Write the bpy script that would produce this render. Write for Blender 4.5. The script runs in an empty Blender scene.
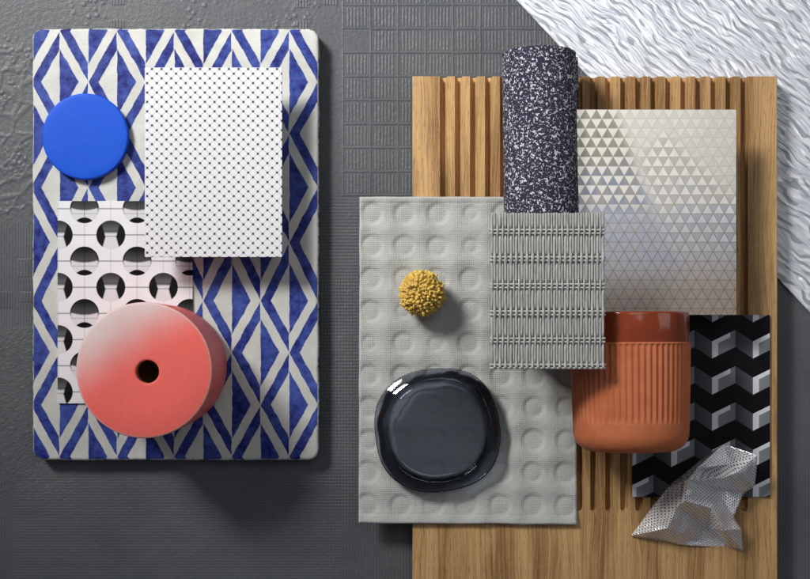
import bpy, bmesh, math, random
from mathutils import Vector, Matrix, noise as mn

# ------------------------------------------------------------------ units
S = 0.00075            # one unit u = 0.75 mm
D = 1350.0             # camera height in u
CX, CY = 405.0, 327.0  # foot point of the camera on the backdrop
C = bpy.context.scene.collection
PI = math.pi
random.seed(7)

def at(px, py, z):
    f = (D - z) / D
    return ((px - CX) * f, (CY - py) * f)

# ------------------------------------------------------------------ node helper
class E:
    def __init__(s, g, v): s.g, s.v = g, v
    def _b(s, op, o, r=False): return s.g.m(op, o, s) if r else s.g.m(op, s, o)
    def __add__(s, o): return s._b('ADD', o)
    def __radd__(s, o): return s._b('ADD', o)
    def __sub__(s, o): return s._b('SUBTRACT', o)
    def __rsub__(s, o): return s._b('SUBTRACT', o, True)
    def __mul__(s, o): return s._b('MULTIPLY', o)
    def __rmul__(s, o): return s._b('MULTIPLY', o)
    def __truediv__(s, o): return s._b('DIVIDE', o)
    def __rtruediv__(s, o): return s._b('DIVIDE', o, True)
    def __lt__(s, o): return s._b('LESS_THAN', o)
    def __gt__(s, o): return s._b('GREATER_THAN', o)
    def abs(s): return s.g.m('ABSOLUTE', s)
    def floor(s): return s.g.m('FLOOR', s)
    def sin(s): return s.g.m('SINE', s)
    def sqrt(s): return s.g.m('SQRT', s)
    def pow(s, o): return s.g.m('POWER', s, o)
    def mod(s, o): return s.g.m('FLOORED_MODULO', s, o)
    def mn(s, o): return s.g.m('MINIMUM', s, o)
    def mx(s, o): return s.g.m('MAXIMUM', s, o)
    def clamp(s): return s.g.m('ADD', s, 0.0, clamp=True)
    def step(s, a, b):        # smooth step from a to b
        n = s.g.nt.nodes.new('ShaderNodeMapRange'); n.interpolation_type = 'SMOOTHSTEP'
        s.g.put(n.inputs[0], s)
        n.inputs[1].default_value = a; n.inputs[2].default_value = b
        return E(s.g, n.outputs[0])
    def lin(s, a, b, c=0.0, d=1.0):
        n = s.g.nt.nodes.new('ShaderNodeMapRange')
        s.g.put(n.inputs[0], s)
        for i, q in enumerate((a, b, c, d)): n.inputs[i+1].default_value = q
        return E(s.g, n.outputs[0])

class Mat:
    def __init__(g, name, rough=0.6, metal=0.0, color=None, spec=0.5, **kw):
        g.mat = bpy.data.materials.new(name); g.mat.use_nodes = True
        g.nt = g.mat.node_tree
        g.b = g.nt.nodes['Principled BSDF']; g.out = g.nt.nodes['Material Output']
        g.b.inputs['Roughness'].default_value = rough
        g.b.inputs['Metallic'].default_value = metal
        g.b.inputs['Specular IOR Level'].default_value = spec
        if color: g.b.inputs['Base Color'].default_value = (*color, 1)
        for k, v in kw.items(): g.b.inputs[k].default_value = v
        tc = g.nt.nodes.new('ShaderNodeTexCoord')
        sc = g.nt.nodes.new('ShaderNodeVectorMath'); sc.operation = 'SCALE'
        sc.inputs['Scale'].default_value = 1.0 / S
        g.nt.links.new(tc.outputs['Object'], sc.inputs[0])
        sp = g.nt.nodes.new('ShaderNodeSeparateXYZ'); g.nt.links.new(sc.outputs[0], sp.inputs[0])
        g.P = sc.outputs[0]
        g.x, g.y, g.z = (E(g, sp.outputs[i]) for i in range(3))
    def put(g, sock, v):
        if isinstance(v, E): v = v.v
        if isinstance(v, bpy.types.NodeSocket): g.nt.links.new(v, sock)
        elif isinstance(v, (tuple, list)):
            sock.default_value = (*v, 1) if len(v) == 3 and len(sock.default_value) == 4 else v
        else: sock.default_value = v
    def m(g, op, a, b=0.0, c=0.0, clamp=False):
        n = g.nt.nodes.new('ShaderNodeMath'); n.operation = op; n.use_clamp = clamp
        g.put(n.inputs[0], a); g.put(n.inputs[1], b)
        return E(g, n.outputs[0])
    def vec(g, x, y, z=0.0):
        n = g.nt.nodes.new('ShaderNodeCombineXYZ')
        for i, v in enumerate((x, y, z)): g.put(n.inputs[i], v)
        return n.outputs[0]
    def noise(g, vec=None, scale=1.0, detail=2.0, rough=0.5, dist=0.0):
        n = g.nt.nodes.new('ShaderNodeTexNoise')
        g.put(n.inputs['Vector'], vec if vec is not None else g.P)
        n.inputs['Scale'].default_value = scale; n.inputs['Detail'].default_value = detail
        n.inputs['Roughness'].default_value = rough; n.inputs['Distortion'].default_value = dist
        return E(g, n.outputs[0])
    def voro(g, vec=None, scale=1.0, feature='F1', rnd=1.0, out=0):
        n = g.nt.nodes.new('ShaderNodeTexVoronoi'); n.feature = feature
        g.put(n.inputs['Vector'], vec if vec is not None else g.P)
        n.inputs['Scale'].default_value = scale; n.inputs['Randomness'].default_value = rnd
        return E(g, n.outputs[out])
    def mix(g, f, a, b):
        n = g.nt.nodes.new('ShaderNodeMix'); n.data_type = 'RGBA'
        g.put(n.inputs[0], f); g.put(n.inputs[6], a); g.put(n.inputs[7], b)
        return n.outputs[2]
    def col(g, c): g.put(g.b.inputs['Base Color'], c)
    def rough(g, r): g.put(g.b.inputs['Roughness'], r)
    def bump(g, h, strength=1.0):
        n = g.nt.nodes.new('ShaderNodeBump')
        n.inputs['Strength'].default_value = strength; n.inputs['Distance'].default_value = S
        g.put(n.inputs['Height'], h); g.nt.links.new(n.outputs[0], g.b.inputs['Normal'])
    def px(g, org, z):
        """pattern coordinates in reference units on the plane z of a thing with origin org"""
        f = D / (D - z)
        return (g.x + org[0]) * f + CX, CY - (g.y + org[1]) * f

# ------------------------------------------------------------------ object helpers
def tag(o, label=None, cat=None, group=None, kind=None):
    if label: o['label'] = label
    if cat: o['category'] = cat
    if group: o['group'] = group
    if kind: o['kind'] = kind
    return o

def thing(name, org, label, cat, group=None):
    o = bpy.data.objects.new(name, None); C.objects.link(o)
    o.empty_display_size = 0.02
    o.location = Vector(org) * S
    tag(o, label, cat, group); return o

def mesh(name, verts, faces, mat, org, parent=None, smooth=False, auto=None):
    """verts in world u; stored relative to org"""
    me = bpy.data.meshes.new(name)
    ox, oy, oz = org
    me.from_pydata([((v[0]-ox)*S, (v[1]-oy)*S, (v[2]-oz)*S) for v in verts], [], faces)
    bm = bmesh.new(); bm.from_mesh(me)
    bmesh.ops.recalc_face_normals(bm, faces=bm.faces)
    bm.to_mesh(me); bm.free()
    if smooth: me.shade_smooth()
    if auto is not None:
        me.shade_smooth()
        me.set_sharp_from_angle(angle=math.radians(auto))
    me.materials.append(mat.mat if isinstance(mat, Mat) else mat)
    o = bpy.data.objects.new(name, me); C.objects.link(o)
    if parent: o.parent = parent
    else: o.location = Vector(org) * S
    return o

def slab(x0, x1, y0, y1, z0, z1, r=0.6, bev=0.3, seg=3, wob=0.0, edge=0):
    """rounded rectangular slab in u, edges bevelled top and bottom"""
    cx, cy = (x0+x1)/2, (y0+y1)/2
    hx, hy = (x1-x0)/2, (y1-y0)/2
    def ring(ins, z):
        rr = max(r - ins, 0.05); pts = []
        for q, (sx, sy) in enumerate(((1, 1), (-1, 1), (-1, -1), (1, -1))):
            for k in range(seg+1):
                a = PI/2*q + PI/2*k/seg
                pts.append((cx + sx*(hx-ins-rr) + rr*math.cos(a), cy + sy*(hy-ins-rr) + rr*math.sin(a), z))
            if edge:
                p, (nx, ny) = pts[-1], ((-1, 1), (-1, -1), (1, -1), (1, 1))[q]
                a = PI/2*(q+1)
                e = (cx + nx*(hx-ins-rr) + rr*math.cos(a), cy + ny*(hy-ins-rr) + rr*math.sin(a), z)
                for k in range(1, edge):
                    t = k/edge; pts.append((p[0]+(e[0]-p[0])*t, p[1]+(e[1]-p[1])*t, z))
        if wob:
            out = []
            for p in pts:
                n1 = mn.noise(Vector((p[0]*.03, p[1]*.03, z*.05+3))) ; n2 = mn.noise(Vector((p[0]*.15, p[1]*.15, z*.2)))
                k = wob*(n1 + .45*n2)
                dx, dy = p[0]-cx, p[1]-cy; 
                gx = 1 if abs(dx) > hx-r-2 else 0; gy = 1 if abs(dy) > hy-r-2 else 0
                out.append((p[0]+math.copysign(k, dx)*gx, p[1]+math.copysign(k, dy)*gy, p[2]))
            pts = out
        return pts
    B = max(1, 4 if bev > 1 else 2)
    rings = []
    for k in range(B+1):
        a = PI/2*k/B; rings.append(ring(bev*(1-math.sin(a)), z0 + bev*(1-math.cos(a))))
    for k in range(B+1):
        a = PI/2*k/B; rings.append(ring(bev*(1-math.cos(a)), z1 - bev*(1-math.sin(a))))
    n = len(rings[0]); v = [p for R in rings for p in R]; f = []
    for i in range(len(rings)-1):
        for j in range(n):
            f.append((i*n+j, i*n+(j+1) % n, (i+1)*n+(j+1) % n, (i+1)*n+j))
    f.append(tuple(range(n))[::-1]); f.append(tuple(range((len(rings)-1)*n, len(rings)*n)))
    return v, f

def pslab(px0, px1, py0, py1, z0, z1, **k):
    """slab whose TOP face covers the given reference rectangle"""
    a, b = at(px0, py1, z1); c, d = at(px1, py0, z1)
    return slab(a, c, b, d, z0, z1, **k), ((a+c)/2, (b+d)/2, z0)

def grid(xs, ys, zf, zb, xyf=None):
    """height-field slab with skirts"""
    nx, ny = len(xs), len(ys); v = []; f = []
    for y in ys:
        for x in xs:
            X, Y = xyf(x, y) if xyf else (x, y)
            v.append((X, Y, zf(x, y)))
    for j in range(ny-1):
        for i in range(nx-1):
            a = j*nx+i; f.append((a, a+1, a+nx+1, a+nx))
    rim = [i for i in range(nx)] + [j*nx+nx-1 for j in range(1, ny)] + [(ny-1)*nx+i for i in range(nx-2, -1, -1)] + [j*nx for j in range(ny-2, 0, -1)]
    base = len(v)
    for r in rim: v.append((v[r][0], v[r][1], zb))
    n = len(rim)
    for k in range(n): f.append((rim[k], rim[(k+1) % n], base+(k+1) % n, base+k))
    f.append(tuple(base+k for k in range(n)))
    return v, f

def tube(path, rad, n=6, flat=1.0):
    v = []; f = []
    for i, p in enumerate(path):
        p = Vector(p); a = Vector(path[max(i-1, 0)]); b = Vector(path[min(i+1, len(path)-1)])
        t = (b-a).normalized(); up = Vector((0, 0, 1))
        if abs(t.z) > .9: up = Vector((0, 1, 0))
        s = t.cross(up).normalized(); u = s.cross(t).normalized()
        r = rad[i] if isinstance(rad, (list, tuple)) else rad
        for k in range(n):
            q = 2*PI*k/n; v.append(tuple(p + s*math.cos(q)*r + u*math.sin(q)*r*flat))
    m = len(path)
    for i in range(m-1):
        for k in range(n): f.append((i*n+k, i*n+(k+1) % n, (i+1)*n+(k+1) % n, (i+1)*n+k))
    f.append(tuple(range(n))); f.append(tuple(range((m-1)*n, m*n)))
    return v, f

def join(parts):
    V = []; F = []
    for v, f in parts:
        b = len(V); V += v; F += [tuple(i+b for i in q) for q in f]
    return V, F

def frange(a, b, n): return [a+(b-a)*i/n for i in range(n+1)]

foam = Mat('riser_foam', rough=.9, color=(.05, .05, .055))
def riser(px0, px1, py0, py1, z0, z1, parent, org):
    (v, f), _ = pslab(px0, px1, py0, py1, z0, z1)
    return mesh('riser', v, f, foam, org, parent)

# ================================================================== BACKDROP
g = Mat('embossed_wallpaper', rough=.42, spec=.35)
X, Y = g.px((0, 0), 0)
XY = g.vec(X, Y)
wob = g.noise(XY, .05, 2)
def rect(x0, x1, y0, y1, s=6):
    return X.step(x0-s, x0+s)*(1-X.step(x1-s, x1+s))*Y.step(y0-s, y0+s)*(1-Y.step(y1-s, y1+s))
Xw = X + (wob-.5)*1.6; Yw = Y + (g.noise(XY, .04, 2)-.5)*1.6
# raised frames filled with ribs
mB = rect(342, 900, -300, 196, 1.5) * (1 - rect(343, 370, 28.5, 51, 1))
cu = (((Xw-343)/27.5+.5).mod(1.0)-.5).abs()*27.5
cv = (((Yw-5)/23.8+.5).mod(1.0)-.5).abs()*23.8
frame = (1-cu.step(.3, 1.3)).mx(1-cv.step(.3, 1.3))
inner = cu.step(2.2, 2.45)*cv.step(2.2, 2.45)
ribs = (Xw*(2*PI/3.44)).sin()*.5+.5
dents = g.noise(XY, .12, 3).step(.40, .62)
H = mB*(frame*1.1 + inner*ribs*(.45+dents*.3))
# loose small blocks
for bx, by, w, h in ((302, 1, 7, 6.5), (302, 25, 7, 4), (119, 0, 7, 5), (119, 24, 7, 4), (331, 1, 7, 4), (24, 268, 7, 9), (6, 300, 6, 8), (27, 297, 6, 5)):
    r_ = rect(bx-w, bx+w, by-h, by+h, .7)
    H = H + r_*(.7+.5*((X*(2*PI/3.0)).sin()))
# pebbled and crackled corner
peb = 1-g.voro(g.vec(Xw, Yw), .16).step(.12, .5)
mP = (g.noise(XY, .018, 1).step(.45, .6))*(1-X.step(310, 335))*(1-Y.step(225, 250))
H = H + mP*peb*1.1
crk = 1-g.voro(g.vec(Xw+Yw*.2, Yw), .052, 'DISTANCE_TO_EDGE').step(.02, .16)
mC = rect(-300, 70, 45, 215, 10)
H = H + mC*crk*(.4+g.noise(XY, .1, 1))*.9
# swept plaster lower left
flow = g.noise(g.vec(X*.35+Y*.5, Y*.16-X*.3), .35, 5, .65, 1.2)
H = H + rect(-300, 75, 325, 505, 18)*flow*2.6
# fine horizontal, vertical and crossed ribs
n2 = g.noise(XY, .05, 3)
H = H + rect(14, 345, 476, 1200, 5)*((Y*(2*PI/2.9)).sin())*.15*(.3+n2)
H = H + rect(-300, 12, 476, 1200, 2)*((X*(2*PI/3.2)).sin())*.4
H = H + rect(318, 420, 275, 1200, 12)*((X*(2*PI/3.0)).sin())*.22*(.3+n2)
H = H + rect(318, 420, 200, 520, 12)*((Y*(2*PI/3.3)).sin())*.25*(.2+n2)
H = H + rect(770, 1200, 470, 1200, 3)*((X*(2*PI/3.0)).sin())*.3
H = H + rect(-300, 36, 225, 330, 6)*((X*(2*PI/2.8)).sin()*.3)
H = H + g.noise(XY, .22, 4, .6)*1.1 + g.noise(XY, .9, 2)*.35
g.bump(H, .52)
tone = g.noise(XY, .012, 3, .6)
g.col(g.mix(tone.lin(.3, .7), (.078, .084, .092), (.104, .110, .118)))
g.rough(g.noise(XY, .3, 2).lin(.3, .7, .38, .52))
v = [(-2600, -2600, 0), (2600, -2600, 0), (2600, 2600, 0), (-2600, 2600, 0)]
bd = mesh('backdrop', v, [(0, 1, 2, 3)], g, (0, 0, 0))
tag(bd, 'dark grey embossed wallpaper with ribbed blocks and crackled relief', kind='structure')

# ================================================================== PAINTED TILE
ZT = 20.0
(v, f), org = pslab(32.5, 318.5, 28.5, 460, 0.4, ZT, r=11, bev=3.2, seg=8, wob=1.3, edge=60)
g = Mat('painted_tile_glaze', rough=.5, spec=.10)
X, Y = g.px(org, ZT)
XY = g.vec(X, Y)
wx = g.noise(XY, .09, 2)-.5; wy = g.noise(g.vec(X+90, Y+40), .09, 2)-.5
Xw = X + wx*2.2 + (g.noise(XY, .5, 2)-.5)*.7; Yw = Y + wy*2.6
rows = [-22, 31, 82, 134, 187.5, 242.5, 301, 352.5, 405, 456.5, 508]
R = None
for a, b in zip(rows[:-1], rows[1:]):
    t = Yw.lin(a, b); R = t if R is None else R + t          # row number
U = (Xw-30.5)/28.7                                           # column number
# rhombi centred where column and row numbers have the right parity
a_ = ((U+R)/2).mod(1.0); b_ = ((U-R)/2).mod(1.0)
# rotated lattice: centre of a cell at a=b=.5 after the shift
a_ = ((U+R+0.0)/2).mod(1.0)-.5; b_ = ((U-R+0.0)/2).mod(1.0)-.5
u_ = a_+b_; v_ = a_-b_
d_ = (a_.abs().mx(b_.abs()))*2
left = u_ < 0.0
eA = d_.step(.60, .64); eB = d_.step(.655, .695)
lim = (1-d_.step(.972, .995))
blue = left*eA*lim + (1-left)*(1-eB)*(u_.step(.012, .03))
wash = g.noise(XY, .11, 4, .65); wash2 = g.noise(g.vec(X*.5, Y*.5, U.floor()+R.floor()*3.1), .05, 1)
bc = g.mix((wash*.85+wash2*.5).lin(.52, .92), (.013, .016, .140), (.070, .115, .41))
speck = g.noise(XY, .6, 2).step(.64, .70)*g.noise(XY, .03, 1).step(.42, .55)*1.6
wc = g.mix(g.noise(XY, .04, 4, .6).lin(.3, .7), (.50, .505, .475), (.61, .615, .58))
c = g.mix(blue.clamp(), wc, bc)
c = g.mix(speck*.25, c, (.2, .17, .13))
c = g.mix((1-g.z.step(18.0, 19.3))*g.noise(g.P, .12, 3).step(.3, .5), c, (.56, .56, .52))
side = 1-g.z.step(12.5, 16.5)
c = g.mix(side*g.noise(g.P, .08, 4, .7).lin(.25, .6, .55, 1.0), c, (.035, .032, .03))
chip = g.noise(g.P, .16, 4, .7).step(.50, .58)*(1-g.z.step(17.2, 19.4))
c = g.mix(chip, c, (.06, .05, .04))
g.col(c)
g.bump(g.noise(XY, .03, 2)*1.3 + g.noise(XY, .5, 3)*.16 - blue*.08, .7)
g.rough(g.noise(XY, .25, 3).lin(.3, .7, .42, .58))
o = mesh('painted_tile', v, f, g, org, auto=35)
tag(o, 'thick cream ceramic tile with hand-painted cobalt blue diamond pattern on grey wallpaper', 'tile')

# ================================================================== BLUE DISC
def lathe(profile, cx, cy, n=96):
    v = []; f = []
    for r, z in profile:
        for k in range(n):
            a = 2*PI*k/n; v.append((cx+r*math.cos(a), cy+r*math.sin(a), z))
    m = len(profile)
    for i in range(m-1):
        for k in range(n): f.append((i*n+k, i*n+(k+1) % n, (i+1)*n+(k+1) % n, (i+1)*n+k))
    return v, f, n, m
zd0, zd1 = ZT+.3, ZT+9
cx, cy = at(85, 136.3, zd1); r = 43.2*(D-zd1)/D
prof = [(r-1.5, zd0), (r, zd0+1.5), (r, zd1-2)] + [(r-2+2*math.cos(a*PI/12), zd1-2+2*math.sin(a*PI/12)) for a in range(1, 7)] + [(r-8, zd1+.05), (r*.5, zd1+.25)]
v, f, n, m = lathe(prof, cx, cy)
f.append(tuple(range(n))); f.append(tuple(range((m-1)*n, m*n)))
g = Mat('blue_acrylic', rough=.42, spec=.2, color=(.008, .090, .60))
g.bump(g.noise(g.P, .5, 2)*.10 + g.noise(g.vec(g.x*1.2+g.y*.3, g.y*.05, 1), 1.0, 3, .7).step(.62, .68)*-.06, .5)
g.rough(g.noise(g.vec(g.x*.03, g.y*.05, 3), 1.0, 4, .65).lin(.3, .7, .34, .56))
g.b.inputs['Subsurface Weight'].default_value = .25
g.b.inputs['Subsurface Radius'].default_value = (.1, .2, 1.0)
g.b.inputs['Subsurface Scale'].default_value = 4*S
o = mesh('blue_disc', v, f, g, (cx, cy, zd0), auto=40)
tag(o, 'round bright cobalt blue disc lying on the top left of the painted tile', 'disc')

# ================================================================== FACADE PRINT CARD
zc = ZT+2.4
(v, f), org = pslab(57.5, 192.5, 201, 403.5, ZT+.3, zc)
g = Mat('circle_facade_print', rough=.55, spec=.12)
X, Y = g.px(org, zc)
def near(q, c0, p): return (((q-c0)/p)+.5).mod(1.0)*p-p/2
P1, P2 = 52.6, 52.35
grain = g.noise(g.vec(X, Y), 1.3, 2)-.5
base = 0.78 + grain*.12 + (g.noise(g.vec(X, Y), .06, 3)-.5)*.12
seamh = 1-near(Y, 234.9, P2/2).abs().step(.3, .9)
seamv = 1-near(X, 84.5, P1/2).abs().step(.2, .8)
base = base*(1-seamh*.62)*(1-seamv*.22)
ax, ay = near(X, 84.5, P1), near(Y, 208.7, P2)
rA = (ax*ax+ay*ay).sqrt()
inA = 1-rA.step(14.1, 14.9)
curve = ay + ax*ax*.012
A = .005 + curve.step(-13, 1)*.06
A = A + (curve.step(0.5, 2.5))*(.60+grain*.15)
A = A*(1-.5*seamv)*(1-.3*(1-(ay-5).abs().step(.2, .8)))
A = A*(1-(ay-8.6-ax*ax*.05).step(-.4, .6))
A = A*(1-.85*rA.step(12.2, 14.0)*(1-ay.step(-2, 6)))
bx, by = near(X, 110.8, P1), near(Y, 234.9, P2)
rB = (bx*bx+by*by).sqrt()
inB = 1-rB.step(14.1, 14.9)
half = 5.2 + (by-2).abs()*.28
trap = (1-(bx.abs()-half).step(-.8, .9))
Bc = .005 + trap*(1-by.step(-6, 0))*(.03+by.step(-14, -2)*.10) + trap*by.step(-3.5, -.5)*(.66+grain*.2)
Bc = Bc*(1-.45*(1-(by-1.5).abs().step(.2, 1.0)))
val = base*(1-inA)*(1-inB)+A*inA+Bc*inB
n_ = g.nt.nodes.new('ShaderNodeCombineColor')
g.put(n_.inputs[0], val*.97); g.put(n_.inputs[1], val*.97); g.put(n_.inputs[2], val*1.0)
g.col(n_.outputs[0])
o = mesh('facade_print_card', v, f, g, org)
tag(o, 'black and white card printed with round concrete openings, partly under the coral vase', 'card')

# ================================================================== WHITE DOTTED CARD
zw = 60.0
(v, f), org = pslab(144.7, 282, 67.5, 257, zw-2.2, zw)
dcard = thing('dotted_card', (org[0], org[1], ZT), 'white card with a fine grid of black dots joined by hairlines, raised over the tile', 'card')
o3 = (org[0], org[1], ZT)
g = Mat('dotted_white_card', rough=.45, spec=.4)
X, Y = g.px(o3, zw)
dx, dy = near(X, 152.1, 4.81*2), near(Y, 69.1, 4.71*2)
dx2, dy2 = near(X, 147.3, 9.62), near(Y, 73.8, 9.42)
dots = (1-(dx*dx+dy*dy).sqrt().step(.9, 1.5)).mx(1-(dx2*dx2+dy2*dy2).sqrt().step(.9, 1.5))
p1 = near((X-152.1)/9.62+(Y-69.1)/9.42, 0.0, 1.0).abs(); p2 = near((X-152.1)/9.62-(Y-69.1)/9.42, 0.0, 1.0).abs()
ln = (1-p1.step(.02, .085)).mx(1-p2.step(.02, .085))
c = g.mix(ln*.5, (.72, .73, .755), (.25, .25, .27))
c = g.mix(dots*.95, c, (.025, .025, .03))
g.col(c); g.bump(dots*-.6-ln*.12, .5)
mesh('face', v, f, g, o3, dcard)
riser(190, 250, 110, 215, ZT+.2, zw-2.4, dcard, o3)

# ================================================================== CORAL VASE
zb, zt = zc+.3, 133.0
cx, cy = at(143.9, 370.3, zt); r = 68.2*(D-zt)/D
org = (cx, cy, zb)
g = Mat('coral_ombre_glaze', rough=.42, spec=.22)
hx, hy = at(147.3, 371.8, zt); hx -= cx; hy -= cy
fade = (g.y*.86 - g.x*.50 + (g.noise(g.P, .016, 3)-.5)*26)
f1 = fade.step(0, 62)*g.z.step(107.6, 109.6)
c = g.mix(f1, (.92, .150, .125), (.68, .63, .615))
c = g.mix((g.noise(g.P, .02, 2)).lin(.35, .7)*.25, c, (.66, .15, .12))
rr = (g.x*g.x+g.y*g.y).sqrt()
edge = rr.step(r-2.2, r-.8)*g.z.step(zt-zb-2.4, zt-zb-1.0)
c = g.mix(edge*.55, c, (.80, .62, .58))  # rim highlight painted in as a paler edge
sp = g.noise(g.P, 1.3, 2).step(.58, .70)
c = g.mix(sp*.2, c, (.8, .6, .55))
g.col(c)
g.bump(g.noise(g.P, 1.2, 3)*.16 + g.noise(g.P, .05, 2)*.6, .7)
v = []; f = []; n = 128
prof = [(r*.962-3, zb), (r*.975-.6, zb+.7), (r*.985, zb+3), (r*.99, zb+40), (r, zt-14), (r, zt-2.0), (r-.35, zt-1.0), (r-1.0, zt-.35), (r-2.0, zt)]
for pr, pz in prof:
    for k in range(n):
        a = 2*PI*k/n; v.append((cx+pr*math.cos(a), cy+pr*math.sin(a), pz))
hr = 11.4*(D-zt)/D
for pr, pz in ((r*.6, zt), (hr+2.4, zt), (hr+1.2, zt-.05), (hr+.4, zt-.6), (hr, zt-2)):
    for k in range(n):
        a = 2*PI*k/n; t = 1 if pr < 20 else .4
        v.append((cx+hx*t+pr*math.cos(a), cy+hy*t+pr*math.sin(a), pz))
M_ = len(prof)+5
for i in range(M_-1):
    for k in range(n): f.append((i*n+k, i*n+(k+1) % n, (i+1)*n+(k+1) % n, (i+1)*n+k))
f.append(tuple(range(n)))
vase = thing('vase', org, 'squat coral red cylinder vase fading to white on top, small dark hole in its centre', 'vase')
mesh('body', v, f, g, org, vase, auto=50)
v, f, n, m = lathe([(hr, zt-2), (hr+.2, zt-12), (hr+6, zt-30), (hr+10, zt-60), (2, zt-62)], cx+hx, cy+hy, 64)
f.append(tuple(range((m-1)*n, m*n)))
inn = Mat('vase_unglazed_inside', rough=.9, color=(.34, .17, .07), spec=.1)
mesh('hole', v, f, inn, org, vase, smooth=True)

# ================================================================== RIPPLED SILVER SHEET
# a square sheet turned 45 degrees, its lower left edge crossing the picture
g = Mat('rippled_silver', rough=.22, metal=.25, spec=.8)
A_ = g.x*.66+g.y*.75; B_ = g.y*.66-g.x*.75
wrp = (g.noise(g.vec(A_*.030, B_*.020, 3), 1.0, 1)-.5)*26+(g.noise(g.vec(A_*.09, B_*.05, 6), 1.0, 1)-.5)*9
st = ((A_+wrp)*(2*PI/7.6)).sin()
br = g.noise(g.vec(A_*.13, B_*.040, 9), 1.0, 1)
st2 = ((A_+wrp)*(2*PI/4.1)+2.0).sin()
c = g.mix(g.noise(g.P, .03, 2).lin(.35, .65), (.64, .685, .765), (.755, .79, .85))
c = g.mix(st2.step(.5, .95)*.5, c, (.93, .95, .98))  # pale sheen of the ripples painted into the colour
c = g.mix((st*.5+br*2.2).step(1.42, 1.56)*.75, c, (.30, .33, .37))  # dark reflections on the ripples painted in as streaks
c = g.mix((br*2.2-st*.5).step(1.40, 1.6), c, (.97, .98, 1.0))  # white highlights on the ripples painted in as streaks
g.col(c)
e0 = Vector(at(508, -9, 3)); e1 = Vector(at(815, 318, 3))
dirv = (e1-e0).normalized(); nrm = Vector((-dirv.y, dirv.x))
if nrm.y < 0: nrm = -nrm
L0, L1, Wd = -40, 470, 380
def ripple(x, y):
    # strand direction slightly steeper than the sheet edge
    a = x*.66 + y*.75; b = -x*.75 + y*.66
    w = mn.noise(Vector((a*.030, b*.016, 1.3)))*9 + mn.noise(Vector((a*.07+7, b*.045, 5.1)))*4.5 + mn.noise(Vector((a*.14, b*.08, 9.1)))*.7
    ph = (a + w)/8.0*2*PI
    amp = .55 + .75*mn.noise(Vector((a*.11+3, b*.030, 11.7)))
    return 4.0 + amp*.6*math.sin(ph) + .35*math.sin(2*ph+mn.noise(Vector((a*.05, b*.05, 2)))*6)
xs = frange(0, 1, 430); ys = frange(0, 1, 320)
def xyf(s, t):
    p = e0 + dirv*(L0+(L1-L0)*s) + nrm*(Wd*t); return p.x, p.y
v, f = grid(xs, ys, lambda s, t: ripple(*xyf(s, t)), 0.4, xyf)
cc = xyf(.5, .5); org = (cc[0], cc[1], .4)
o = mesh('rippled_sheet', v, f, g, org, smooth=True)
tag(o, 'pale silver sheet with wavy ripples at the upper right corner, under the oak board', 'sheet')

# ================================================================== OAK BOARD
ZO0, ZO = 6.6, 27.0
bx0, by1 = at(412.5, 76.3, ZO); bx1, _ = at(777.3, 0, ZO); _, by0 = at(0, 720, ZO)
gr = []
for k in range(21):
    gx, _ = at(440+15.03*k+3.6, 0, ZO); gr.append(gx)
_, gend = at(0, 507.3, ZO)
GW, GD = 3.7*(D-ZO)/D, 8.5
xs = {bx0, bx0+.5, bx1-.5, bx1}
for gx in gr:
    for o_ in (-1, -.985, -.93, -.8, -.6, -.3, 0, .3, .6, .8, .93, .985, 1): xs.add(gx+o_*GW)
    xs.add(gx-GW*1.06); xs.add(gx+GW*1.06)
xs = sorted(xs)
ys = sorted({by0, gend-12, gend-5, gend+1, gend+40, by1-.5, by1, *frange(gend-4, gend, 10), *frange(gend+60, by1-10, 8)})
def zoak(x, y):
    z = ZO
    if x in (bx0, bx1) or y in (by1,): z -= .45
    for gx in gr:
        if abs(x-gx) < GW:
            dd = math.hypot(x-gx, min(0, y-gend))/GW
            if dd < 1: z = min(z, ZO-GD*(1-dd**2)**.42)
    return z
v, f = grid(xs, ys, zoak, ZO0)
org = ((bx0+bx1)/2, (by0+by1)/2, ZO0)
g = Mat('oiled_oak', rough=.5, spec=.35)
warp = (g.noise(g.vec(g.x*.02, g.y*.004, 1), 1.0, 3)-.5)
gx_ = g.x + warp*26
fib = g.noise(g.vec(gx_*.55, g.y*.010, g.z*.3), 1.0, 5, .62)
fib2 = g.noise(g.vec(gx_*2.0, g.y*.035, g.z*.8), 1.0, 3, .6)
cath = ((gx_*.13 + g.noise(g.vec(g.x*.03, g.y*.005, 4), 1.0, 2)*9).sin()*.5+.5)
t = (fib*.72+cath*.20+fib2*.26).lin(.42, .72)
c = g.mix(t, (.24, .120, .040), (.64, .395, .168))
pores = g.noise(g.vec(g.x*1.5, g.y*.08, 3), 1.0, 2).step(.60, .70)
c = g.mix(pores*.6, c, (.15, .07, .028))
ray = g.noise(g.vec(g.x*.30+g.y*.05, g.y*.22, 2), 1.0, 3, .7).step(.56, .66)
c = g.mix(ray*.22, c, (.60, .40, .21))
stain = g.noise(g.vec(g.x*.02, g.y*.006, 8), 1.0, 2).lin(.3, .7)
c = g.mix(stain*.25, c, (.24, .115, .042))
g.col(c)
g.bump(fib2*.5 - pores*.35 + fib*.5, .55)
g.rough(fib.lin(.3, .7, .42, .6))
o = mesh('oak_board', v, f, g, org, auto=30)
tag(o, 'long oak board with parallel rounded grooves running down to a plain lower end', 'board')

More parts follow.
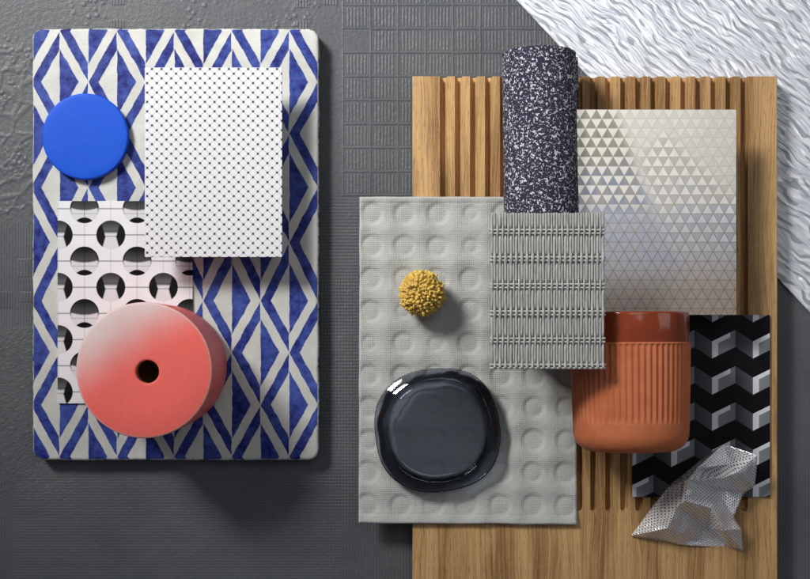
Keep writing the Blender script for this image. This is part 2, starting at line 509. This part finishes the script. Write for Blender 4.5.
# ================================================================== TRIANGLE CARD
zc2 = 74.0
(v, f), org = pslab(570, 736.2, 109.4, 315, zc2-2, zc2)
o3 = (org[0], org[1], ZO)
tcard = thing('triangle_card', o3, 'champagne metallic card with a mosaic of small triangles, above the grooved oak board', 'card')
g = Mat('triangle_foil', rough=.33, metal=.75, spec=.5)
X, Y = g.px(o3, zc2)
hh, ww = 9.48, 11.12
rv = (Y-109.4)/hh; row = rv.floor(); fv = rv-row
ua = (X-585.3)/ww + rv*.5; ub = (X-585.3)/ww - rv*.5
fa = ua.mod(1.0); fb = ub.mod(1.0)
# an upward triangle has its point on the upper row line


# inside row: distance of X from the apex line
par = (row*.5).mod(1.0)
ax_ = near((X-585.3)/ww, 0.0, 1.0)          # even rows: apex at 0
ax2 = near((X-585.3)/ww, 0.5, 1.0)          # odd rows: apex shifted half
odd = par > .25
axx = ax_*(1-odd)+ax2*odd
up = (axx.abs()*2) < fv
dl = (axx.abs()*2-fv).abs()*ww*.5*.86
line = (1-dl.step(.1, .65)).mx(1-((.5-(fv-.5).abs())*hh).step(.1, .55))
cell = g.nt.nodes.new('ShaderNodeTexWhiteNoise'); cell.noise_dimensions = '3D'
g.put(cell.inputs['Vector'], g.vec((((X-585.3)/ww)+odd*.5+.5*(1-up)).floor() + up*51.0, row, 2.0))
rnd = E(g, cell.outputs['Value'])
# facet colour step with foil reflections painted in by zone, plus small facet tilt
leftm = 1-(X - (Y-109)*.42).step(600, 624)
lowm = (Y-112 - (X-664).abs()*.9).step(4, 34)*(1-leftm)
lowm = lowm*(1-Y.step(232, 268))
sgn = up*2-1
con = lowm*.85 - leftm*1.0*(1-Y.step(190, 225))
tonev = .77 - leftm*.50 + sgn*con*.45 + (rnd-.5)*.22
warm = g.mix(Y.step(205, 300), (.90, .86, .77), (.52, .43, .36))  # reflection gradient painted in, pale at the top to brown below
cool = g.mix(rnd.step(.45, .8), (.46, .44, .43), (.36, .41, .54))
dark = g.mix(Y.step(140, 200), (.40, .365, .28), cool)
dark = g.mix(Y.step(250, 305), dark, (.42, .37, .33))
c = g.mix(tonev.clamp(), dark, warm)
c = g.mix(Y.step(196, 224)*(1-Y.step(256, 284))*.42, c, (.47, .505, .62))  # bluish reflection painted in across the lower middle
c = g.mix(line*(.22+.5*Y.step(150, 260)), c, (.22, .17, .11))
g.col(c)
g.rough(.30+up*.08+rnd*.06)
nn = g.nt.nodes.new('ShaderNodeVectorMath'); nn.operation = 'ADD'
geo = g.nt.nodes.new('ShaderNodeNewGeometry')
g.nt.links.new(geo.outputs['Normal'], nn.inputs[0])
g.put(nn.inputs[1], g.vec((rnd-.5)*.03, sgn*con*.018, 0.0))
nz = g.nt.nodes.new('ShaderNodeVectorMath'); nz.operation = 'NORMALIZE'
g.nt.links.new(nn.outputs[0], nz.inputs[0]); g.nt.links.new(nz.outputs[0], g.b.inputs['Normal'])
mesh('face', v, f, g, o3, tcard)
riser(620, 700, 150, 270, ZO+.2, zc2-2.2, tcard, o3)

# ================================================================== DIMPLED FABRIC PANEL
ZF0, ZF = ZO+.4, 35.0
fx0, fy1 = at(359.5, 196.5, ZF); fx1, fy0 = at(577.3, 523.5, ZF)
org = ((fx0+fx1)/2, (fy0+fy1)/2, ZF0)
dim = []
small = {(3, 0), (3, 1), (1, 3), (2, 4), (0, 4)}
for j in range(10):
    for i in range(7):
        x_, y_ = at(372+33.0*i-.45*j + random.uniform(-.5, .5), 213.6+32.4*j + random.uniform(-.5, .5), ZF)
        dim.append((x_, y_, 5.8 if (i, j) in small else 8.8+random.uniform(-.5, .3)))
def zfab(x, y):
    z = ZF + 1.6*mn.noise(Vector((x*.028, y*.028, 4))) + .35*mn.noise(Vector((x*.09, y*.09, 1)))
    for (a, b, r_) in dim:
        dx = x-a; dy = y-b
        if abs(dx) < 26 and abs(dy) < 26:
            q = math.hypot(dx, dy)
            sc_ = r_/9.4
            if q < r_+14:
                t = 1-min(1, max(0, (q-r_+1)/15)); z -= 2.8*sc_*t*t*(3-2*t)
            if q < r_+4.0:
                t = min(1, max(0, (r_+4.5-q)/5.8)); z -= 1.8*sc_*t*t*(3-2*t)
            if q < r_: z += .45*(1-(q/r_)**2)
    e = min(x-fx0, fx1-x, y-fy0, fy1-y)
    if e < 2.2: z -= 2.0*(1-e/2.2)**2
    e2 = abs(fy1-y-6.5)
    if e2 < 1.3: z -= .5*(1-e2/1.3)
    e2 = abs(y-fy0-9)
    if e2 < 1.3: z -= .35*(1-e2/1.3)
    return z
def fab_xy(x, y):
    cxn = (fx0+fx1)/2
    k = (x-cxn)/((fx1-fx0)/2); m_ = (y-(fy0+fy1)/2)/((fy1-fy0)/2)
    X_ = x + k*(.7*mn.noise(Vector((y*.03, k, 0))) ) + (-1.1*(1-m_)/2 if k < 0 else 0)*abs(k)
    Y_ = y + (0.9*mn.noise(Vector((x*.03, m_, 5))) - (1.6*max(0, k+1)/2 if m_ < 0 else 0)*abs(m_))*abs(m_)
    return X_, Y_
v, f = grid(frange(fx0, fx1, 240), frange(fy0, fy1, 360), zfab, ZF0, fab_xy)
g = Mat('grey_wool_fabric', rough=.95, spec=.12)
g.b.inputs['Sheen Weight'].default_value = .25
wv = ((g.x+g.y)*(PI/1.28)).sin()*((g.x-g.y)*(PI/1.28)).sin()
nz_ = g.noise(g.P, .5, 3, .6)
c = g.mix((wv*.5+.5)*.5+nz_*.5, (.34, .35, .325), (.66, .668, .635))
c = g.mix(g.noise(g.P, .02, 3).lin(.3, .7)*.2, c, (.38, .40, .38))
g.col(c); g.bump(wv*.26+nz_*.4, .8)
o = mesh('dimpled_fabric_panel', v, f, g, org, smooth=True)
tag(o, 'light grey fabric panel with rows of pressed round dimples, over the oak board', 'fabric panel')

# ================================================================== POMPOM
pr = 21.5; pz = ZF+19.5
cx, cy = at(422, 293, pz+4)
parts = []
bm = bmesh.new(); bmesh.ops.create_icosphere(bm, subdivisions=3, radius=17.0)
parts.append(([(q.co.x+cx, q.co.y+cy, q.co.z+pz) for q in bm.verts], [tuple(w.index for w in q.verts) for q in bm.faces])); bm.free()
N = 950
for i in range(N):
    z_ = 1-2*(i+.5)/N; a = i*2.39996; q = math.sqrt(1-z_*z_)
    d = Vector((q*math.cos(a), q*math.sin(a), z_)) + Vector([random.uniform(-.11, .11) for _ in range(3)])
    d.normalize()
    lump = 1.3*mn.noise(d*2.2+Vector((4, 4, 4)))
    L = pr + random.uniform(-1.6, 1.1)+lump*1.3
    cc = Vector((cx, cy, pz)); bend = Vector([random.uniform(-1.2, 1.2) for _ in range(3)])
    pth = [cc+d*12, cc+d*(L-3)+bend*.4, cc+d*(L-.8)+bend, cc+d*L+bend*1.2]
    w = random.uniform(.85, 1.15)
    parts.append(tube(pth, [1.0*w, 1.15*w, 1.35*w, .75*w], 7))
v, f = join(parts)
v = [(a, b, max(c_, ZF-1.2)) for a, b, c_ in v]
g = Mat('mustard_wool', rough=.9, spec=.15)
g.b.inputs['Sheen Weight'].default_value = .3
g.col(g.mix(g.noise(g.P, .45, 3).lin(.3, .7), (.60, .37, .045), (.90, .66, .17)))
g.bump(g.noise(g.P, 2.5, 2)*.5, .6)
o = mesh('pompom', v, f, g, (cx, cy, ZF), smooth=True)
tag(o, 'small mustard yellow wool pompom on the grey dimpled fabric', 'pompom')

# ================================================================== SMOKED GLASS DISH
zg0 = ZF+.6; Hd = 10.0
cx, cy = at(437.7, 430.5, zg0+Hd)
k_ = (D-zg0-Hd)/D
def sq(a, hx_, e):
    c_, s_ = math.cos(a), math.sin(a)
    return (abs(c_)**e + abs(s_)**e)**(-1/e)*hx_
rimp = [(.765, .5, 2.2), (.79, 0, 2.25), (.965, 0, 2.5), (.99, .8, 2.5), (1.0, 3, 2.5), (1.0, 9.0, 2.5), (.992, 10.8, 2.5), (.978, 11.6, 2.45),
 (.968, 11.8, 2.45), (.915, 14.6, 2.35), (.865, 16.4, 2.3), (.845, 17.0, 2.25), (.825, 17.2, 2.2), (.812, 16.8, 2.2), (.795, 13.5, 2.2), (.78, 9.0, 2.2), (.765, 6.0, 2.2)]
basep = [(.05, 1.5, 2.0), (.5, 1.5, 2.1), (.73, 1.2, 2.2), (.758, 1.8, 2.2), (.762, 4.5, 2.2), (.755, 5.8, 2.2), (.735, 5.6, 2.15), (.60, 5.1, 2.1), (.3, 5.0, 2.0), (.05, 5.0, 2.0)]
n = 144
rot = math.radians(6)
def dish_surface(prof, closed):
    v = []; f = []
    for pr_, z_, e in prof:
        for k in range(n):
            a = 2*PI*k/n
            facet = 1.0 + (.006*math.cos(4*a+.4) + .003*math.cos(7*a) if .84 < pr_ else 0)
            rr_ = sq(a, 62.6*k_*pr_, e)*facet
            v.append((cx+rr_*math.cos(a+rot), cy+rr_*.985*math.sin(a+rot), zg0+z_))
    m = len(prof)
    for i in range(m if closed else m-1):
        j = (i+1) % m
        for k in range(n): f.append((i*n+k, i*n+(k+1) % n, j*n+(k+1) % n, j*n+k))
    if not closed: f.append(tuple(range(n))); f.append(tuple(range((m-1)*n, m*n)))
    return v, f
def glass(name, density):
    g = Mat(name, rough=.02)
    nt = g.nt
    tr = nt.nodes.new('ShaderNodeBsdfTransparent'); tr.inputs[0].default_value = (.93, .94, .97, 1)
    gl = nt.nodes.new('ShaderNodeBsdfGlossy'); gl.inputs['Roughness'].default_value = .03; gl.inputs[0].default_value = (.9, .93, 1, 1)
    fr = nt.nodes.new('ShaderNodeFresnel'); fr.inputs[0].default_value = 1.55
    bn = nt.nodes.new('ShaderNodeBump'); bn.inputs['Distance'].default_value = S; bn.inputs['Strength'].default_value = .6
    g.put(bn.inputs['Height'], g.noise(g.P, .05, 1)*.9)
    nt.links.new(bn.outputs[0], gl.inputs['Normal']); nt.links.new(bn.outputs[0], fr.inputs['Normal'])
    mxs = nt.nodes.new('ShaderNodeMixShader')
    nt.links.new(fr.outputs[0], mxs.inputs[0]); nt.links.new(tr.outputs[0], mxs.inputs[1]); nt.links.new(gl.outputs[0], mxs.inputs[2])
    nt.links.new(mxs.outputs[0], g.out.inputs['Surface'])
    va = nt.nodes.new('ShaderNodeVolumeAbsorption'); va.inputs['Color'].default_value = (.16, .19, .27, 1); va.inputs['Density'].default_value = density
    nt.links.new(va.outputs[0], g.out.inputs['Volume'])
    return g
dish_org = (cx, cy, zg0)
dish = thing('glass_dish', dish_org, 'dark smoked glass dish with rounded square rim on the lower half of the dimpled fabric', 'dish')
v, f = dish_surface(rimp, True)
mesh('rim', v, f, glass('smoked_glass_rim', 115), dish_org, dish, auto=40)
v, f = dish_surface(basep, False)
mesh('base', v, f, glass('smoked_glass_base', 10), dish_org, dish, auto=40)

# ================================================================== SPECKLED ROLL
rr0 = 40.4*(D-66)/D
xa, _ = at(540.8, 0, 66)
ya = at(0, 46.0, 66+rr0)[1] ; yb = at(0, 226, 100)[1]
za, zb_ = ZO+rr0+.2, ZF+rr0+.8
Av = Vector((xa-.6, ya, za)); Bv = Vector((xa+1.0, yb, zb_)); axd = (Bv-Av)
Ln = axd.length; axd.normalize(); ux = Vector((1, 0, 0)); uz = ux.cross(axd).normalized()
if uz.z < 0: uz = -uz
turns, th = 2.15, 3.4
NA, NL = 190, 60
v = []; f = []
def spi(t, inner):
    a = t*turns*2*PI - 1.2
    rad = rr0 - (1-t)*0 - (turns-turns*t)*(th+1.6)*1.0
    rad = rr0 - (1-t)*turns*(th+1.5)
    if inner: rad -= th
    return a, rad
for j in range(NL+1):
    for side_ in (0, 1):
        for i in range(NA+1):
            a, rad = spi(i/NA, side_)
            s = j/NL*Ln
            if j in (0, NL): s += .7*mn.noise(Vector((a*6, j, side_*.3)))+.45*mn.noise(Vector((a*23, j, 1)))
            rad += .35*mn.noise(Vector((a*1.2, s*.02, 3)))
            p = Av + axd*s + ux*(rad*math.cos(a)) + uz*(rad*math.sin(a)); v.append(tuple(p))
R_ = NA+1
for j in range(NL):
    for i in range(NA):
        for sd in (0, 1):
            a0 = (j*2+sd)*R_+i; f.append((a0, a0+1, a0+2*R_+1, a0+2*R_))
    for i in (0, NA):
        a0 = j*2*R_+i; f.append((a0, a0+R_, a0+3*R_, a0+2*R_))
for j in (0, NL):
    for i in range(NA):
        a0 = j*2*R_+i; f.append((a0, a0+1, a0+R_+1, a0+R_))
g = Mat('speckled_rubber', rough=.8, spec=.2)
n1 = g.noise(g.P, .37, 1.0, .5, .6); n2_ = g.noise(g.P, .8, .5)
fl = (n1.step(.585, .61)).mx(n2_.step(.66, .69))
fl = fl*(g.noise(g.P, .75, 1).step(.40, .46))
c = g.mix(g.noise(g.P, .3, 3), (.018, .016, .035), (.045, .040, .075))
c = g.mix(fl, c, (.66, .67, .70))
g.col(c); g.bump(g.noise(g.P, 1.0, 2)*.7+fl*.3, .7)
o = mesh('speckled_roll', v, f, g, (xa, (ya+yb)/2, ZO), auto=40)
tag(o, 'upright roll of dark violet rubber sheet with white flecks, between grooved oak and triangle card', 'roll')

# ================================================================== CHEVRON CARD
zk = ZO+3.2
(v, f), org = pslab(632.5, 770, 315, 497, ZO+.3, zk)
g = Mat('chevron_print', rough=.5, spec=.14)
X, Y = g.px(org, zk)
per = 40.9
xp = ((X-712)/per).mod(1.0)*per
right = xp < 23.3
offs = right*(xp*(-11.5/23.3)) + (1-right)*((xp-23.3)*(11.5/17.6)-11.5)
t = (Y-offs-341.4).mod(36.2)
band = 1-t.step(16.8, 17.3)
bright = ((1-t.step(4.4, 4.9))*(1-xp.step(18.0, 18.6))).mx(1-xp.step(5.8, 6.3))
gr_ = (g.noise(g.vec(X*.3, Y*2.0), 1.0, 2)-.5)
rc = g.mix(bright, g.mix((xp/23.3).clamp(), (.31, .315, .35), (.18, .183, .21)), (.80, .81, .86))
lc = g.mix(((xp-23.3)/17.6).clamp(), (.045, .046, .055), (.095, .098, .112))
c = g.mix(right, lc, rc)
c = g.mix(band, (.003, .003, .004), c)
c = g.mix((gr_*.3+.1).clamp(), c, (.02, .02, .025))
g.col(c)
o = mesh('chevron_card', v, f, g, org)
tag(o, 'black card printed with rows of grey three-dimensional zigzag blocks, beside the terracotta cup', 'card')

# ================================================================== TERRACOTTA CUP (lying on its side)
rc0 = 55.6
czk = zk+rc0+.4
rim_px = at(629.0, 312.2, zk+2*rc0)
bot_px = at(628, 450.3, czk)
L = rim_px[1]-bot_px[1]
tilt = math.radians(-1.2)
rim_px = (at(629.8, 0, czk)[0], rim_px[1])
cup_org = (rim_px[0], rim_px[1], zk)
axv = Vector((0.006, -math.cos(tilt), -math.sin(tilt))).normalized()      # rim -> base
side_v = Vector((1, 0, 0)); side_v = (side_v-axv*side_v.dot(axv)).normalized(); upv = side_v.cross(axv).normalized()
if upv.z < 0: upv = -upv
rimc = Vector((rim_px[0], rim_px[1], czk))
nr = 60; n = nr*8
def cup_surface(prof, ribs=None):
    v = []; f = []
    for (s, r_) in prof:
        for k in range(n):
            a = 2*PI*k/n; q = r_
            if ribs:
                w = ribs(s); q -= w*1.55*(abs(math.cos(a*nr/2))**1.6)
            v.append(tuple(rimc+axv*s+side_v*(q*math.cos(a))+upv*(q*math.sin(a))))
    for i in range(len(prof)-1):
        for k in range(n): f.append((i*n+k, i*n+(k+1) % n, (i+1)*n+(k+1) % n, (i+1)*n+k))
    return v, f
band_w = 28.0
R1 = rc0-.9
cup = thing('ribbed_cup', cup_org, 'terracotta cup lying on its side with fine vertical ribs and a glossy brown rim', 'cup')
g = Mat('glazed_rim', rough=.12, spec=.6)
g.col(g.mix(g.noise(g.P, .05, 3).lin(.3, .7), (.23, .038, .013), (.29, .055, .020)))
g.bump(g.noise(g.P, .06, 2)*.8, .5)
v, f = cup_surface([(70, R1-5), (30, R1-4.6), (3, R1-4.0), (1, R1-3.6), (.2, R1-2.6), (0, R1-1.8), (.3, R1-.8), (1.2, R1-.2), (3, R1), (band_w-1, R1), (band_w+.6, R1-.6)])
mesh('glazed_band', v, f, g, cup_org, cup, auto=50)
g = Mat('matte_terracotta', rough=.62, spec=.3)
g.col(g.mix(g.noise(g.P, .06, 4, .6).lin(.3, .7), (.50, .135, .052), (.60, .185, .078)))
g.bump(g.noise(g.P, 1.3, 3)*.22, .7)
def ribw(s):
    if s < band_w+1: return 0
    a = min(1, (s-band_w-1)/2.0); b = 1 if s < L*.75 else max(0, 1-(s-L*.75)/6)
    return a*b
def rad(s):
    # gentle taper, then a generous rounded corner into the base
    base = rc0 - 2.6*(max(0, s-band_w)/(L-band_w))**1.5
    c0 = 17.0
    if s > L-c0:
        t = (s-(L-c0))/c0; base -= c0*1.05*(1-math.sqrt(max(0, 1-t*t)))*.95
    return base
prof = [(band_w-.5, R1-1), (band_w, rc0-.6), (band_w+.8, rc0)]
prof += [(s, rad(s)) for s in frange(band_w+1.2, band_w+4, 4)]
prof += [(s, rad(s)) for s in frange(band_w+6, L*.75-1, 10)]
prof += [(s, rad(s)) for s in frange(L*.75, L*.75+7, 6)]
prof += [(L-17+17*math.sin(t), rad(L-17+17*math.sin(t))) for t in frange(.12, PI/2, 14)]
prof += [(L, 30), (L-1.5, 28), (L-1.5, 1)]
v, f = cup_surface(prof, ribw)
mesh('body', v, f, g, cup_org, cup, auto=55)
v, f = cup_surface([(60, R1-5.2), (L-20, rc0-10), (L-8, rc0-20), (L-6, 2)])
inner_m = Mat('cup_inside', rough=.3, color=(.2, .05, .025))
mesh('inside', v, f, inner_m, cup_org, cup, smooth=True)

# ================================================================== WOVEN SWATCH
zs = 154.0
wx0, wy1 = at(490.5, 213.5, zs); wx1, wy0 = at(604.3, 367.5, zs)
ro = ((wx0+wx1)/2, (wy0+wy1)/2, ZF)
sw = thing('woven_swatch', ro, 'stiff grey woven swatch of narrow reeds tied by cross cords, over roll and cup', 'swatch')
kk = (D-zs)/D
nrod = 42; pit = (wx1-wx0)/nrod
rowp = 27.15*kk; row0 = at(0, 231.6, zs)[1]
parts = []
for i in range(nrod):
    x_ = wx0+pit*(i+.5)+random.uniform(-.12, .12); pth = []
    for y_ in frange(wy0-random.uniform(0, .8), wy1+random.uniform(0, .8), 130):
        ph = (y_-row0)/rowp*PI + PI*(i % 2)
        c_ = math.cos(ph); z_ = zs + (1.5 if c_ > 0 else 4.2)*math.copysign(abs(c_)**9, c_)
        pth.append((x_+.25*mn.noise(Vector((i, y_*.05, 0))), y_, z_))
    parts.append(tube(pth, (1.26 if i % 2 else .95)*random.uniform(.97, 1.03), 8))
v, f = join(parts)
g = Mat('grey_reed', rough=.5, spec=.35)
g.col(g.mix(g.noise(g.vec(g.x*1.0, g.y*.12, g.z), .6, 3).lin(.3, .7), (.33, .33, .315), (.54, .54, .515)))
g.bump(g.noise(g.vec(g.x*2, g.y*.2, g.z*2), 1.0, 2)*.3, .5)
mesh('reeds', v, f, g, ro, sw, smooth=True)
parts = []
rowys = [row0-rowp*q for q in range(5)]+[wy0+1.0]
for q, y_ in enumerate(rowys):
    for s_ in (-1, 1):
        pth = [(x_, y_+s_*1.55+.1*mn.noise(Vector((x_*.3, q, s_))), zs+.15*mn.noise(Vector((x_*.2, q, 7)))) for x_ in frange(wx0-.9, wx1+1.0, 60)]
        parts.append(tube(pth, 1.02, 8))
v, f = join(parts)
g = Mat('pale_cord', rough=.6, spec=.3); g.col(g.mix(g.noise(g.P, 1.5, 2), (.42, .42, .40), (.62, .62, .59)))
mesh('cords', v, f, g, ro, sw, smooth=True)
v, f = slab(wx0+2, wx1-2, wy0+2, wy1-3, zs-7.2, zs-5.4)
bk = Mat('swatch_backing', rough=.9, color=(.03, .03, .03))
mesh('backing', v, f, bk, ro, sw)
v, f = slab(at(500, 0, zs)[0], at(560, 0, zs)[0], at(0, 330, zs)[1], at(0, 262, zs)[1], ZF+1.5, zs-7.5)
mesh('riser', v, f, foam, ro, sw)

# ================================================================== CRUMPLED PERFORATED METAL
pts = {
 'P0': (724.5, 444.3, 50), 'P1': (757, 454.8, 62), 'P2': (755.2, 486, 46), 'P3': (744.3, 494, 37), 'P4': (733.5, 517, 42),
 'P5': (741, 529, 46), 'P6': (742.8, 550.6, 30), 'P7': (678, 544.5, 30), 'P8': (630.6, 535.5, 29), 'P9': (640, 524, 33),
 'P10': (667, 488, 36), 'P11': (696.5, 463.5, 44),
 'Q0': (685.5, 501, 80), 'Q1': (688, 480, 80), 'Q2': (697, 468.5, 74), 'Q3': (677, 507, 68), 'Q4': (655, 522, 44),
 'R0': (729.5, 548.5, 27), 'R1': (706, 528, 34), 'M0': (711, 508, 72), 'M1': (717, 490, 38), 'M2': (704, 471, 48),
 'M3': (730, 464, 44), 'M4': (738, 472, 64), 'M5': (722, 478, 72), 'K0': (700, 538, 32), 'K1': (668, 528, 57), 'K2': (724, 530, 64)}
tris = ['Q2 P11 P0', 'Q2 P0 M3', 'P0 P1 M3', 'Q2 M3 M2', 'M3 P1 M4', 'M2 M3 M5', 'M3 M4 M5', 'P1 P2 M4', 'M4 P2 P3', 'M5 M4 P3',
        'Q1 Q2 M2', 'Q1 M2 M5', 'Q1 M5 M1', 'M5 P3 M1', 'Q0 Q1 M1', 'M1 P3 P4', 'Q0 M1 M0', 'M0 M1 P4', 'Q0 M0 R1', 'M0 P4 K2', 'M0 K2 R1', 'P4 P5 K2',
        'K2 P5 P6', 'K2 P6 R0', 'R1 K2 R0', 'Q3 Q0 R1', 'Q3 R1 K0', 'R1 R0 K0', 'Q3 K0 K1', 'K1 K0 P7', 'Q4 Q3 K1', 'P8 Q4 K1', 'P8 K1 P7', 'K0 R0 P7',
        'P9 Q4 P8', 'P9 P10 Q4', 'P10 Q3 Q4', 'P10 Q0 Q3', 'P10 Q1 Q0', 'P10 P11 Q1', 'P11 Q2 Q1']
names = list(pts); wv3 = []
for nme in names:
    px_, py_, z_ = pts[nme]; a, b = at(px_, py_, z_); wv3.append((a, b, z_))
org = (*at(692, 500, ZO), ZO)
me = bpy.data.meshes.new('perforated_foil')
me.from_pydata([Vector(((a-org[0])*S, (b-org[1])*S, (c_-org[2])*S)) for a, b, c_ in wv3], [], [tuple(names.index(q) for q in t.split()) for t in tris])
bm = bmesh.new(); bm.from_mesh(me)
bmesh.ops.recalc_face_normals(bm, faces=bm.faces)
if sum(fc.normal.z for fc in bm.faces) < 0: bmesh.ops.reverse_faces(bm, faces=bm.faces)
bmesh.ops.subdivide_edges(bm, edges=bm.edges, cuts=3, use_grid_fill=True, smooth=0.0)
bmesh.ops.triangulate(bm, faces=bm.faces)
for it in range(1):
    bmesh.ops.smooth_vert(bm, verts=[q for q in bm.verts if not q.is_boundary], factor=.06, use_axis_x=True, use_axis_y=True, use_axis_z=True)
for q in bm.verts:
    p = q.co/S; qx, qy = p.x-(wv3[names.index('Q0')][0]-org[0]), p.y-(wv3[names.index('Q0')][1]-org[1]); q.co.z += S*(3.4*(abs(math.sin(3.5*math.atan2(qy, qx)+.5*mn.noise(p*.05)))-.5)*min(1, math.hypot(qx, qy)/22) + .3*mn.noise(p*.3) + 3.0*abs(mn.noise(Vector((p.x*.055+p.y*.02, p.y*.03-p.x*.02, 2)))) - 3.0*abs(mn.noise(Vector((p.x*.11, p.y*.09, 7)))) - 1.0)
ex = bmesh.ops.subdivide_edges(bm, edges=bm.edges, cuts=1, use_grid_fill=True, smooth=0.3)
bm.to_mesh(me); bm.free()
me.shade_smooth(); me.set_sharp_from_angle(angle=math.radians(9))
g = Mat('perforated_steel', rough=.26, metal=.40)
g.col((.90, .905, .92))
q_ = 2.65
rx = g.x*.93+g.y*.37; ry = g.y*.93-g.x*.37
h1x, h1y = near(rx, 0, q_), near(ry, 0, q_*1.732)
h2x, h2y = near(rx, q_/2, q_), near(ry, q_*.866, q_*1.732)
hole = (h1x*h1x+h1y*h1y).sqrt().mn((h2x*h2x+h2y*h2y).sqrt())
open_ = 1-hole.step(.50, .66)
g.bump(hole.step(.7, 1.2)*.25 + g.noise(g.P, .15, 2)*1.0, .6)
tr = g.nt.nodes.new('ShaderNodeBsdfTransparent'); mxs = g.nt.nodes.new('ShaderNodeMixShader')
g.put(mxs.inputs[0], open_)
g.nt.links.new(g.b.outputs[0], mxs.inputs[1]); g.nt.links.new(tr.outputs[0], mxs.inputs[2]); g.nt.links.new(mxs.outputs[0], g.out.inputs['Surface'])
me.materials.append(g.mat)
o = bpy.data.objects.new('perforated_foil', me); C.objects.link(o); o.location = Vector(org)*S
sm = o.modifiers.new('thickness', 'SOLIDIFY'); sm.thickness = .35*S; sm.offset = 0
tag(o, 'crumpled piece of silver perforated metal mesh on the lower corner of the chevron card', 'metal mesh')

# ================================================================== LIGHT
def area(name, loc, aim, size, power, color=(1, 1, 1), sy=None, spread=180):
    l = bpy.data.lights.new(name, 'AREA'); l.shape = 'RECTANGLE'; l.size = size*S; l.size_y = (sy or size)*S
    l.energy = power; l.color = color; l.spread = math.radians(spread)
    o = bpy.data.objects.new(name, l); C.objects.link(o); o.location = Vector(loc)*S
    o.rotation_euler = (Vector(aim)-Vector(loc)).to_track_quat('-Z', 'Y').to_euler()
    return o
area('key_softbox', (-1411, 1567, 1780), (-190, 560, 0), 700, 4.1, (1, .985, .96), spread=40)
area('overhead_softbox', (330, 640, 1650), (220, 330, 0), 840, 1.9, (.97, .98, 1.0))
area('side_fill', (1900, 300, 1100), (0, 0, 0), 900, 1.5, (1, .98, .95))

w = bpy.data.worlds.new("World"); bpy.context.scene.world = w; w.use_nodes = True
bg = w.node_tree.nodes['Background']; bg.inputs[0].default_value = (.72, .77, .88, 1); bg.inputs[1].default_value = .13

# ================================================================== CAMERA
cam = bpy.data.cameras.new('camera'); co = bpy.data.objects.new('camera', cam); C.objects.link(co)
co.location = (0, 0, D*S); co.rotation_euler = (0, 0, 0)
cam.sensor_width = 36; cam.lens = 36*D/810; cam.shift_y = (CY-289.5)/810
cam.clip_start = .01; cam.clip_end = 50
sc = bpy.context.scene; sc.camera = co
sc.render.resolution_x, sc.render.resolution_y = 1024, 732
sc.view_settings.view_transform = 'Standard'; sc.view_settings.look = 'None'
sc.render.engine = 'CYCLES'
sc.cycles.max_bounces = 12; sc.cycles.transparent_max_bounces = 24
